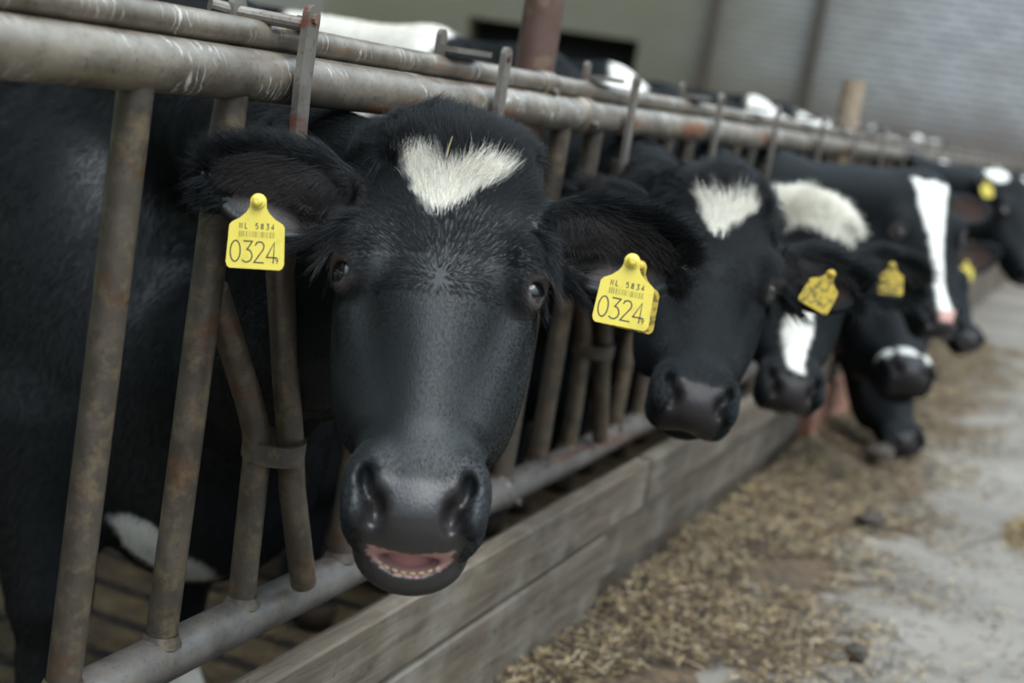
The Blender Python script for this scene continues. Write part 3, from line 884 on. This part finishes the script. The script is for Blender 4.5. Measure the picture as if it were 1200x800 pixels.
    P = np.zeros((N, K, 3)); P[:, 0] = root - n * .001
    d = fl + n * (lift * 1.6)[:, None]; d /= np.linalg.norm(d, axis=1)[:, None]
    tv = tuft[:, None]
    for k in range(1, K):
        dd = d * (1 - ts[k] * .75) + fl * (ts[k] * .75) + n * (.10) + np.array([0, 0, -1.0]) * (tv * ts[k] * .35) + cl[:, [1, 2, 0]] * tv * .35 * ts[k]
        dd /= np.linalg.norm(dd, axis=1)[:, None]
        P[:, k] = P[:, k - 1] + dd * (L / (K - 1))[:, None]
    P -= C_.rl
    hc = bpy.data.hair_curves.new('coat_hair')
    hc.add_curves([K] * N)
    hc.attributes['position'].data.foreach_set('vector', P.astype(f32).ravel())
    rads = (np.array([1, .95, .8, .55, .15])[None] * rad * (0.8 + .4 * r.random((N, 1)))).astype(f32)
    at = hc.attributes.get('radius') or hc.attributes.new('radius', 'FLOAT', 'POINT')
    at.data.foreach_set('value', rads.ravel())
    clr = clr * (0.75 + .5 * r.random((N, 1)))
    wh = clr.mean(1) > .3
    clr[wh] = clr[wh] * np.array([1.0, .97, .90])
    at = hc.attributes.new('tint', 'FLOAT_COLOR', 'CURVE')
    at.data.foreach_set('color', np.concatenate([clr, np.ones((N, 1))], 1).astype(f32).ravel())
    hc.materials.append(M_HAIR)
    o = bpy.data.objects.new('coat_hair', hc); COL.objects.link(o); o.parent = C_.root
    tag(o, kind='stuff')
    return o

# ------------------------------------------------------------------ ear tags
def text_mesh(txt, size, xs=1.0):
    cu = bpy.data.curves.new('txt', 'FONT'); cu.body = txt; cu.size = size; cu.align_x = 'CENTER'; cu.align_y = 'CENTER'
    cu.resolution_u = 4
    o = bpy.data.objects.new('txt', cu); COL.objects.link(o)
    dg = bpy.context.evaluated_depsgraph_get(); dg.update()
    me = bpy.data.meshes.new_from_object(o.evaluated_get(dg))
    vs = [(v.co.x * xs, v.co.y, 0) for v in me.vertices]; fs = [tuple(p.vertices) for p in me.polygons]
    bpy.data.objects.remove(o); bpy.data.curves.remove(cu); bpy.data.meshes.remove(me)
    return vs, fs
# thin single-stroke digits like the ones stamped on the tags
STROKES = {
 '0': [[(math.cos(t) * .5, math.sin(t) * 1.0) for t in np.linspace(0, 2 * math.pi, 25)]],
 '3': [[(-.45, 1), (.45, 1), (-.05, .2), (.2, .15), (.42, -.1), (.5, -.45), (.38, -.8), (.1, -1), (-.2, -1), (-.5, -.82)]],
 '2': [[(-.45, .6), (-.35, .88), (-.05, 1), (.25, .92), (.42, .65), (.38, .3), (-.5, -1), (.5, -1)]],
 '4': [[(.22, -1), (.22, 1), (-.5, -.45), (.55, -.45)]],
 '7': [[(-.5, 1), (.5, 1), (-.1, -1)]],
 '9': [[(.42, .45), (.3, .1), (0, 0), (-.3, .1), (-.42, .45), (-.3, .85), (0, 1), (.3, .85), (.42, .45), (.3, -.4), (-.1, -1)]],
 '5': [[(.45, 1), (-.35, 1), (-.42, .15), (.05, .3), (.4, .05), (.5, -.4), (.35, -.85), (0, -1), (-.45, -.85)]],
 '8': [[(0, .05), (.35, .3), (.38, .7), (0, 1), (-.38, .7), (-.35, .3), (0, .05), (.45, -.25), (.45, -.75), (0, -1), (-.45, -.75), (-.45, -.25), (0, .05)]],
 'N': [[(-.45, -1), (-.45, 1), (.45, -1), (.45, 1)]], 'L': [[(-.4, 1), (-.4, -1), (.45, -1)]], ' ': [],
}
def stroke_text(mb, txt, cx, cy, hgt, adv, sw, Mx, z):
    n = len(txt); x0 = cx - adv * (n - 1) / 2
    for i, ch in enumerate(txt):
        for st in STROKES[ch]:
            pts = [Vector((x0 + i * adv + x * hgt * .5 * .95, cy + y * hgt / 2, 0)) for x, y in st]
            m_ = len(pts); closed = (pts[0] - pts[-1]).length < 1e-5
            L = []; R_ = []
            for k, q in enumerate(pts):
                pa = pts[k - 1] if k > 0 else (pts[-2] if closed else pts[0]); pb = pts[k + 1] if k < m_ - 1 else (pts[1] if closed else pts[-1])
                d1 = (q - pa); d2 = (pb - q)
                d1 = d1.normalized() if d1.length > 1e-9 else d2.normalized(); d2 = d2.normalized() if d2.length > 1e-9 else d1
                d = (d1 + d2); d = d.normalized() if d.length > 1e-3 else d1
                pn = Vector((-d.y, d.x, 0)); sc = min(2.0, 1 / max(.4, pn.dot(Vector((-d1.y, d1.x, 0)))))
                L.append(q + pn * sw / 2 * sc); R_.append(q - pn * sw / 2 * sc)
            vs = [Mx @ Vector((q.x, q.y, z)) for q in L + R_]
            mb.add(vs, [(k, k + 1, m_ + k + 1, m_ + k) for k in range(m_ - 1)])
    return mb

TAG_POLY = [(-.0285, 0), (-.030, .004), (-.0285, .042), (-.026, .0455)] + \
    [(-.018, .050), (-.012, .0555), (-.0088, .061)] + [(-.0085 * math.cos(t), .0675 + .0085 * math.sin(t)) for t in np.linspace(-.2, math.pi + .2, 11)] + \
    [(.0088, .061), (.012, .0555), (.018, .050), (.026, .0455), (.0285, .042), (.030, .004), (.0285, 0), (.026, -.002), (-.026, -.002)]
def ear_tag(cow, hang, right, up, number, fine=True, dirty=False, size=1.0, small='9', back=None):
    """hang: stud position in the world; right/up: world directions of the printed face"""
    right = Vector(right).normalized(); up = Vector(up); up = (up - right * up.dot(right)).normalized(); nn = right.cross(up)
    M4 = Matrix((( right.x, up.x, nn.x, 0), (right.y, up.y, nn.y, 0), (right.z, up.z, nn.z, 0), (0, 0, 0, 1)))
    o_ = Vector(hang) - (M4 @ Vector((0, .0675 * size, 0)))
    Mx = Matrix.Translation(o_) @ M4 @ Matrix.Scale(size, 4)
    mat = M_TAGD if dirty else M_TAG
    t = MB().prism(TAG_POLY, 0.0016, Mx).build('ear_tag', mat, cow.root, False, tuple(cow.rl))
    st = MB()
    P = lambda y, z: Mx @ Vector((0, .0675 + y, z))
    st.tube([P(0, -.034), P(0, .001), P(0, .0035), P(0, .004), P(0, .009), P(0, .0105)], [s_ * size for s_ in (.003, .0075, .0075, .0055, .0052, .003)], 20)
    st.build('stud', mat, t, True, None, 30)
    st_o = t.children[0] if t.children else None
    for ch in t.children:
        ch.data.transform(Matrix.Translation(-Vector(cow.rl)))
    if number:
        ink = MB()
        stroke_text(ink, number, -.002, .0155, .0215, .0125, .0014, Mx, .0010)
        if fine:
            stroke_text(ink, small, .0225, .0075, .006, .005, .0008, Mx, .0010)
            stroke_text(ink, 'NL 5834', 0.0, .0420, .0055, .0055, .0009, Mx, .0010)
        t2 = ink.build('number', M_INK, t, False, tuple(cow.rl))
        if fine:
            bc = MB(); rr = random.Random(5); x = -.018
            while x < .018:
                w_ = rr.choice((.0005, .0008, .0012)); z = .0010
                bc.add([Mx @ Vector((x, .0305, z)), Mx @ Vector((x + w_, .0305, z)), Mx @ Vector((x + w_, .0365, z)), Mx @ Vector((x, .0365, z))], [(0, 1, 2, 3)])
                x += w_ + rr.choice((.0006, .001, .0016))
            bc.build('barcode', M_INKFADE, t, False, tuple(cow.rl))
    return t

# ------------------------------------------------------------------ the cows
def sstep(x, w=.004): return np.clip(x / w * .5 + .5, 0, 1)
def tri_mark(w0, w1, hw, c0=0.0, c1=0.0, jag=.006):
    def f(hp, N1, N2):
        u, v, w = hp.T
        c = c0 + (c1 - c0) * (w - w0) / (w1 - w0)
        half = hw * np.clip((w1 - w) / (w1 - w0), 0, 1) ** .8 - .03 * (w > w1)
        notch = .012 * np.exp(-((u - c) / .012) ** 2)
        return sstep(half - np.abs(u - c) + jag * N1) * sstep(w - w0 - notch + jag * N2) * sstep(v + .06)
    return f
def near_body(bl, V, N1, N2):
    s_, f_, z = bl.T
    a = sstep(.070 - np.sqrt(((f_ - .10) / 1.0) ** 2 + ((z - .49 + .4 * (f_ - .1)) * 1.2) ** 2) + .02 * N2, .006) * sstep(f_ - .01 + .02 * N2, .01) * (s_ < -.05)
    return np.maximum(a, sstep(.16 - z + .02 * N2, .01) * sstep(z - .07, .01))
M_STALK = Mat('straw_stalk', .6).col(lin((206, 190, 130))).m
Rv, Uv = cR, cU

cow1 = make_cow('cow', 'nearest black cow, mouth open, white triangular patch high on its forehead',
    (1.4823, -0.2447, 1.0384), (1.2688, -0.3645, 0.6417), (-.90, -.41, .16), (1.675, 0.0, .835), (2.11, .50), -.05, .0048,
    marks=tri_mark(.052, .120, .066, .004, -.010), body_marks=near_body, bh=1.03,
    ears=((1, .22, .32), (1, .24, .02)), earn=((.0, 1, .12), (.0, 1, .15)), mouth=.16, near=True,
    ear_roots=((0.106, -.062, .085), (-.092, -.060, .086)), ear_size=(1.12, 1.12),
    hair=dict(n_head=230000, n_body=240000, seed=2, rad=.00024, parted=((1.3613, -0.0895, 0.8971), (1.5225, -0.4554, 0.8972))))
# front teeth in the lower gum
tm = MB()
for k in range(8):
    an = (k - 3.5) * .20
    c_ = cow1.tow((.050 * math.sin(an), -.066, .486 + .039 * math.cos(an)))
    ex, ez = Vector(cow1.B[:, 0]), Vector(cow1.B[:, 2]); ey = Vector(cow1.B[:, 1])
    rx = ex * math.cos(an) - ez * math.sin(an); rz = ez * math.cos(an) + ex * math.sin(an)
    Mt = Matrix(((rx.x, ey.x, rz.x), (rx.y, ey.y, rz.y), (rx.z, ey.z, rz.z)))
    tm.box(c_, (.0066, .008, .0035), Mt, bev=.0015)
tm.build('teeth', M_TEETH, cow1.root, True, tuple(cow1.rl))
ear_tag(cow1, (1.3435, -0.0914, 0.9317), Rv - .06 * Uv, Uv - .09 * Rv, '0324', size=1.05)
ear_tag(cow1, (1.5065, -0.4676, 0.9312), Rv - .20 * Uv, Uv + .20 * Rv, '0324', size=1.04)
tg = MB(); vs = []; fs = []
for i in range(13):
    for j in range(20):
        a1, a2 = math.pi * i / 12, 2 * math.pi * j / 20
        vs.append(cow1.tow((.044 * math.sin(a1) * math.cos(a2), -.088 + .024 * math.sin(a1) * math.sin(a2), .475 + .045 * math.cos(a1))))
for i in range(12):
    for j in range(20): fs.append((i * 20 + j, i * 20 + (j + 1) % 20, (i + 1) * 20 + (j + 1) % 20, (i + 1) * 20 + j))
tg.add(vs, fs).build('tongue', M_MOUTH, cow1.root, True, tuple(cow1.rl), 0)

def withers(f0, f1, zmin=1.22, smax_=.5):
    def f(bl, V, N1, N2):
        s_, f_, z = bl.T
        return sstep(np.minimum(f_ - f0, f1 - f_) + .03 * N2, .01) * sstep(z - zmin + .03 * N2, .01)
    return f
cow2 = make_cow('cow', 'second cow from the viewer, small white patch on a curly black forehead, mouth closed',
    (2.4144, -0.3337, 0.9881), (2.1593, -0.4072, 0.6409), (-.88, -.42, .15), (2.88, 0.0, .84), (3.12, .58), -.02, .006,
    marks=tri_mark(.052, .128, .055, -.004, -.010, .008), body_marks=withers(-.42, .03), bh=1.05,
    ears=((1, .10, .16), (1, -.10, -.05)), earn=((.15, 1, .2), (.2, 1, -.1)), ear_size=(1.15, 1.02),
    ear_roots=((.104, -.085, .092), (-.090, -.085, .060)),
    hair=dict(n_head=90000, n_body=70000, seed=3, rad=.00034, lmul=1.45, parted=((2.4665, -0.5098, 0.8376),)))
ear_tag(cow2, (2.4545, -0.5186, 0.8710), Rv * .87 - .5 * Uv, Uv * .87 + .5 * Rv, '0347', fine=False, dirty=True, size=.94)

def cow3_marks(hp, N1, N2):
    u, v, w = hp.T
    a = sstep(.075 - w + .012 * N2) * sstep(v + .10) * sstep(.105 - np.abs(u))
    b = sstep((.020 + .018 * np.clip((w - .2) / .15, 0, 1) * np.clip((.40 - w) / .08, 0, 1)) - np.abs(u + .004) + .005 * N1) * sstep(w - .14 + .01 * N1) * sstep(.42 - w + .006 * N1) * sstep(v + .05)
    return np.maximum(a, b)
cow3 = make_cow('cow', 'third cow, woolly white poll and narrow white blaze down its face',
    (3.2739, -0.3229, 0.9358), (3.0873, -0.3822, 0.5191), (-.88, -.42, .12), (3.49, 0.0, .84), (3.76, .58), -.02, .008,
    marks=cow3_marks, bh=1.06,
    ear_size=(1.2, 1.1), ears=((1, .08, .12), (1, .1, 0)), earn=((.15, 1, .15), (.15, 1, .1)), ear_roots=((.100, -.085, .092), (-.09, -.085, .06)),
    hair=dict(n_head=40000, n_body=12000, seed=4, rad=.0006, lmul=1.3, parted=((3.3500, -0.4972, 0.8001),)))
ear_tag(cow3, (3.3402, -0.4976, 0.8341), Rv - .10 * Uv, Uv + .12 * Rv, '0347', fine=False, dirty=True, size=.95)

def cow4_marks(hp, N1, N2):
    u, v, w = hp.T
    half = np.interp(w, [0, .08, .2, .33, .40, .47, .5], [.070, .052, .028, .017, .020, .024, .016])
    return sstep(half - np.abs(u) + .005 * N2) * sstep(v + .06) * sstep(w - .02 + .01 * N1)
cow4 = make_cow('cow', 'cow turned to the right with a long white blaze from poll to pink nose',
    (4.4485, -0.4041, 1.0283), (4.2856, -0.5548, 0.6031), (-.76, -.63, .15), (4.12, 0.0, .85), (4.42, .60), -.02, .010,
    marks=cow4_marks, body_marks=withers(.00, .13, 1.24), bh=1.06, pink_nose=True,
    ears=((1, .1, .1), (1, .15, -.05)), earn=((.2, 1, .1), (.3, 1, .1)), ear_size=(1, 1.1))
ear_tag(cow4, (4.2902, -0.2306, 0.9303), Rv * .5 - .2 * Uv, Uv, None, fine=False, dirty=True)

def cow5_marks(hp, N1, N2):
    u, v, w = hp.T
    r_ = np.minimum(np.hypot(np.abs(u) - .062, (w - .41)) , 9)
    return np.maximum(sstep(.020 - r_), sstep(.026 - np.abs(u) + .006 * N2) * sstep(.018 - np.abs(w - .405) + .004 * N2)) * sstep(v + .06)
cow5 = make_cow('cow', 'black cow with white blotches round its nose, below the long-blazed face',
    (4.9545, -0.2584, 0.7180), (4.5430, -0.4655, 0.4192), (-.85, -.45, .35), (4.80, 0.0, .80), (5.08, .62), -.02, .012,
    marks=cow5_marks, bh=1.04, ears=((1, -.2, .1), (1, -.2, .1)))
cow6 = make_cow('cow', 'black cow with its head lowered to eat straw off the aisle floor',
    (5.3297, -0.2193, 0.4745), (5.1753, -0.4412, 0.0612), (-.80, -.55, .15), (5.42, 0.0, .66), (5.74, .62), -.02, .012,
    bh=1.04, ears=((1, -.3, .0), (1, -.3, .0)))
cow7 = make_cow('cow', 'black cow with a yellow tag in its raised ear, behind the long-blazed cow',
    (5.9573, -0.3069, 0.7219), (5.8209, -0.5337, 0.3927), (-.75, -.62, .15), (6.05, 0.0, .80), (6.40, .62), .0, .012,
    body_marks=withers(-.02, .16, 1.25), bh=1.06, ears=((1, .35, -.02), (1, 0, .1)), ear_size=(1.45, 1.1))
ear_tag(cow7, (6.0188, -0.4240, 0.6865), Rv * .95 - .1 * Uv, Uv, None, fine=False)
def cow8_marks(hp, N1, N2):
    u, v, w = hp.T
    return sstep(.045 - np.hypot(u + .10, w - .00) + .01 * N2)
cow8 = make_cow('cow', 'farther black cow at the right edge, white spot above its tagged ear',
    (7.0139, -0.4730, 1.0518), (6.8442, -0.6626, 0.6246), (-.55, -.80, .15), (6.70, 0.0, .90), (7.07, .62), .0, .014,
    marks=cow8_marks, body_marks=withers(.05, .3, 1.1), bh=1.06, ears=((1, .1, 0), (1, .3, .2)))
ear_tag(cow8, (6.8510, -0.3616, 1.0011), Rv, Uv, None, fine=False)
far_labels = ['all but hidden black and white cow, first beyond the cow at the right edge', 'dark cow far along the fence, second beyond the right-edge cow',
              'white-faced cow far down the row, the one next to last before the end wall', 'last cow of the row, beside the end wall']
for i, (gx, lb) in enumerate(zip((7.95, 9.5, 11.3, 13.2), far_labels)):
    bmk = (lambda bl, V, N1, N2: sstep(N2 * .3 - .14, .05) * (bl[:, 2] > .3))
    make_cow('cow', lb, (gx + .1, -.42, .95), (gx, -.62, .52), (-.7, -.6, .2), (gx, 0, .88), (gx + .5, .62), 0.0, .022,
             marks=cow3_marks if i > 1 else None, body_marks=bmk, bh=1.05, thick=.02)

ear_tag(cow1, (1.5183, -0.4728, 0.9249), Rv - .22 * Uv, Uv + .22 * Rv, None, fine=False, dirty=True, size=1.0)
stalk = MB().tube([(1.4442, -0.2580, 1.0112), (1.4413, -0.2599, 1.0208), (1.4393, -0.2631, 1.0325)], [.0007, .0007, .0004], 6)
sp = (1.4442, -0.2580, 1.0112)
tag(stalk.build('straw_stalk', M_STALK, None, True, sp), 'tiny straw stalk stuck in the white forehead patch of the nearest cow', 'straw')

# ------------------------------------------------------------------ straw and litter on the aisle
def height(x, y):
    e_ = np.exp(-np.maximum(0, -y - .10) / .22)
    n_ = .5 + .5 * (np.sin(x * 7.1 + 2 * np.sin(y * 9)) * np.sin(y * 11 + x * 3.3))
    return .050 * e_ * (.55 + .6 * n_) + .006 * n_ * np.clip((.95 + y) / .3, 0, 1)
hx = np.arange(1.5, 9.5, .03); hy = np.arange(-1.15, -.085, .03)
X, Y = np.meshgrid(hx, hy, indexing='ij')
Zb = height(X, Y) + .004 * np.sin(X * 61 + 3 * np.sin(Y * 47)) * np.sin(Y * 53) - .010 - .02 * np.clip((-Y - .75) / .3, 0, 1)
nI, nJ = X.shape
V = np.stack([X, Y, Zb], -1).reshape(-1, 3)
I = np.arange(nI * nJ).reshape(nI, nJ)
F4 = np.stack([I[:-1, :-1], I[1:, :-1], I[1:, 1:], I[:-1, 1:]], -1).reshape(-1, 4)
mm = Mat('trodden_litter', 0.8)
cc_ = mm.ramp(mm.noise(34, 8, .8), [(.32, lin((42, 33, 26))), (.47, lin((84, 67, 48))), (.60, lin((122, 98, 68))), (.72, lin((150, 126, 92)))])
cc_ = mm.mix(mm.ramp(mm.noise(5, 5, .7), [(.45, g(0)), (.62, g(.6))]), cc_, lin((66, 58, 46)))
mm.base(cc_).bump(mm.noise(70, 6, .8), .9, .012)
me = np_mesh('straw_bed', V, F4, mm.m)
o = bpy.data.objects.new('straw_bed', me); COL.objects.link(o)
tag(o, 'trodden brown bed of chopped straw heaped along the kerb boards', 'straw', kind='stuff')

def straw_mesh(name, P, Lr, label, cols, wid=.0012, up=.28, cat='straw'):
    N = len(P); r = RNG
    a_ = r.random(N) * 2 * math.pi; el = r.normal(size=N) * up
    d = np.stack([np.cos(a_) * np.cos(el), np.sin(a_) * np.cos(el), np.sin(el)], 1)
    L = Lr[0] + (Lr[1] - Lr[0]) * r.random(N) ** 2.2
    side = np.cross(d, np.array([0, 0, 1.0])); side /= np.linalg.norm(side, axis=1)[:, None]; upv = np.cross(side, d)
    w_ = wid * (.6 + .9 * r.random(N))
    A_ = P - d * L[:, None] / 2; B_ = P + d * L[:, None] / 2
    mid = P + upv * (L * .06 * r.normal(size=N))[:, None]
    vs = []
    for Q in (A_, mid, B_):
        vs += [Q - side * w_[:, None], Q + side * w_[:, None], Q + upv * (w_ * .9)[:, None]]
    V = np.stack(vs, 1).reshape(-1, 3); o_ = np.arange(N)[:, None] * 9
    quads = []
    for k in (0, 3):
        for i, j in ((0, 1), (1, 2), (2, 0)):
            quads.append(np.concatenate([o_ + k + i, o_ + k + j, o_ + k + 3 + j, o_ + k + 3 + i], 1))
    F4 = np.concatenate(quads)
    ci = r.integers(0, len(cols), N); C3 = np.array([c[:3] for c in cols])[ci] * (.7 + .5 * r.random((N, 1)))
    C4 = np.repeat(np.concatenate([C3, np.ones((N, 1))], 1), 9, 0)
    me = np_mesh(name, V, F4, M_STRAW, {'tint': ('FLOAT_COLOR', C4)})
    o = bpy.data.objects.new(name, me); COL.objects.link(o)
    return tag(o, label, cat, kind='stuff')
SC = [lin((154, 130, 90)), lin((180, 158, 118)), lin((124, 102, 70)), lin((96, 78, 57)), lin((76, 61, 46)), lin((58, 48, 39)), lin((46, 39, 33)), lin((66, 55, 43)), lin((196, 180, 148)), lin((108, 90, 64)), lin((52, 44, 36))]
N = 62000
x = 1.6 + 7.5 * RNG.random(N) ** 1.4; y = -.10 - np.abs(RNG.normal(size=N)) * .30
nn_ = hash_noise(np.stack([x, y, 0 * x], 1), 9, 29); k = (y > -1.2) & (nn_ + .9 * np.exp(-(-.1 - y) / .15) > -.35 + .3 * RNG.random(len(x))); x, y = x[k], y[k]
P = np.stack([x, y, height(x, y) + .002 + .006 * RNG.random(len(x))], 1)
straw_mesh('straw_litter', P, (.006, .055), 'chopped golden and brown straw strewn thickly beside the kerb boards', SC)
N = 16000
x = 1.6 + 12 * RNG.random(N) ** 1.2; y = -.5 - 2.5 * RNG.random(N)
nn_ = hash_noise(np.stack([x, y, 0 * x], 1), 5, 9); k = nn_ > .15 - .8 * RNG.random(len(x))
x, y = x[k], y[k]; P = np.stack([x, y, .003 + 0 * x], 1)
straw_mesh('scattered_straw', P, (.004, .03), 'thin scatter of straw bits on the grey concrete aisle', SC, up=.08)
N = 14000
x = 1.2 + 5 * RNG.random(N); y = .1 + 2.2 * RNG.random(N)
nn_ = hash_noise(np.stack([x, y, 0 * x], 1), 4, 19); k = nn_ > -.1
x, y = x[k], y[k]; P = np.stack([x, y, PEN_Z + .004 + 0 * x], 1)
straw_mesh('pen_straw', P, (.01, .05), 'dirty wet straw lying on the slatted floor of the pen', SC[2:6], up=.10)

# small heaps of hay across the aisle, dark clods in the litter
def heap(name, c, rx, ry, h_, n, label):
    r_ = np.sqrt(RNG.random(n)); t = RNG.random(n) * 2 * math.pi
    px, py = r_ * np.cos(t), r_ * np.sin(t)
    P = np.stack([c[0] + px * rx, c[1] + py * ry, h_ * (1 - r_ ** 2) * RNG.random(n) + .004], 1)
    return straw_mesh(name, P, (.03, .12), label, SC[:4], wid=.0016, up=.4, cat='hay')
heap('hay_heap', (4.60, -1.02, 0), .30, .20, .09, 1500, 'small loose hay heap at the right edge, the nearer one')
heap('hay_heap', (6.35, -1.18, 0), .38, .25, .12, 1500, 'small loose hay heap at the right edge, the farther one')
def clod(x, y, r, label):
    rr = np.random.default_rng(int(x * 100)); mb = MB(); vs = []; fs = []; n1, n2 = 12, 18
    ph = rr.random(6) * 6
    for i in range(n1 + 1):
        for j in range(n2):
            a1, a2 = math.pi * i / n1, 2 * math.pi * j / n2
            k_ = 1 + .14 * math.sin(3 * a2 + ph[0] + 2 * a1) + .10 * math.sin(5 * a1 + ph[1] + a2) + .08 * math.sin(7 * a2 + ph[2])
            vs.append((r * k_ * math.sin(a1) * math.cos(a2), r * k_ * math.sin(a1) * math.sin(a2) * .8, r * k_ * .55 * math.cos(a1)))
    for i in range(n1):
        for j in range(n2): fs.append((i * n2 + j, i * n2 + (j + 1) % n2, (i + 1) * n2 + (j + 1) % n2, (i + 1) * n2 + j))
    z = float(height(np.array([x]), np.array([y]))[0]) + r * .35
    o = mb.add(vs, fs).build('manure_clod', M_CLOD, None, True, None, 0); o.location = (x, y, z)
    tag(o, label, 'clod', 'clods in the straw litter')
clod(4.20, -.47, .050, 'dark manure clod near the middle of the straw strip')
clod(5.1, -.35, .065, 'dark clod lying just in front of the muzzle of the cow eating off the floor')
clod(2.55, -.60, .028, 'small dark clod at the bottom edge on the nearest straw')
clod(3.1, -.62, .030, 'small brown clod between the nearest straw and the bare concrete')
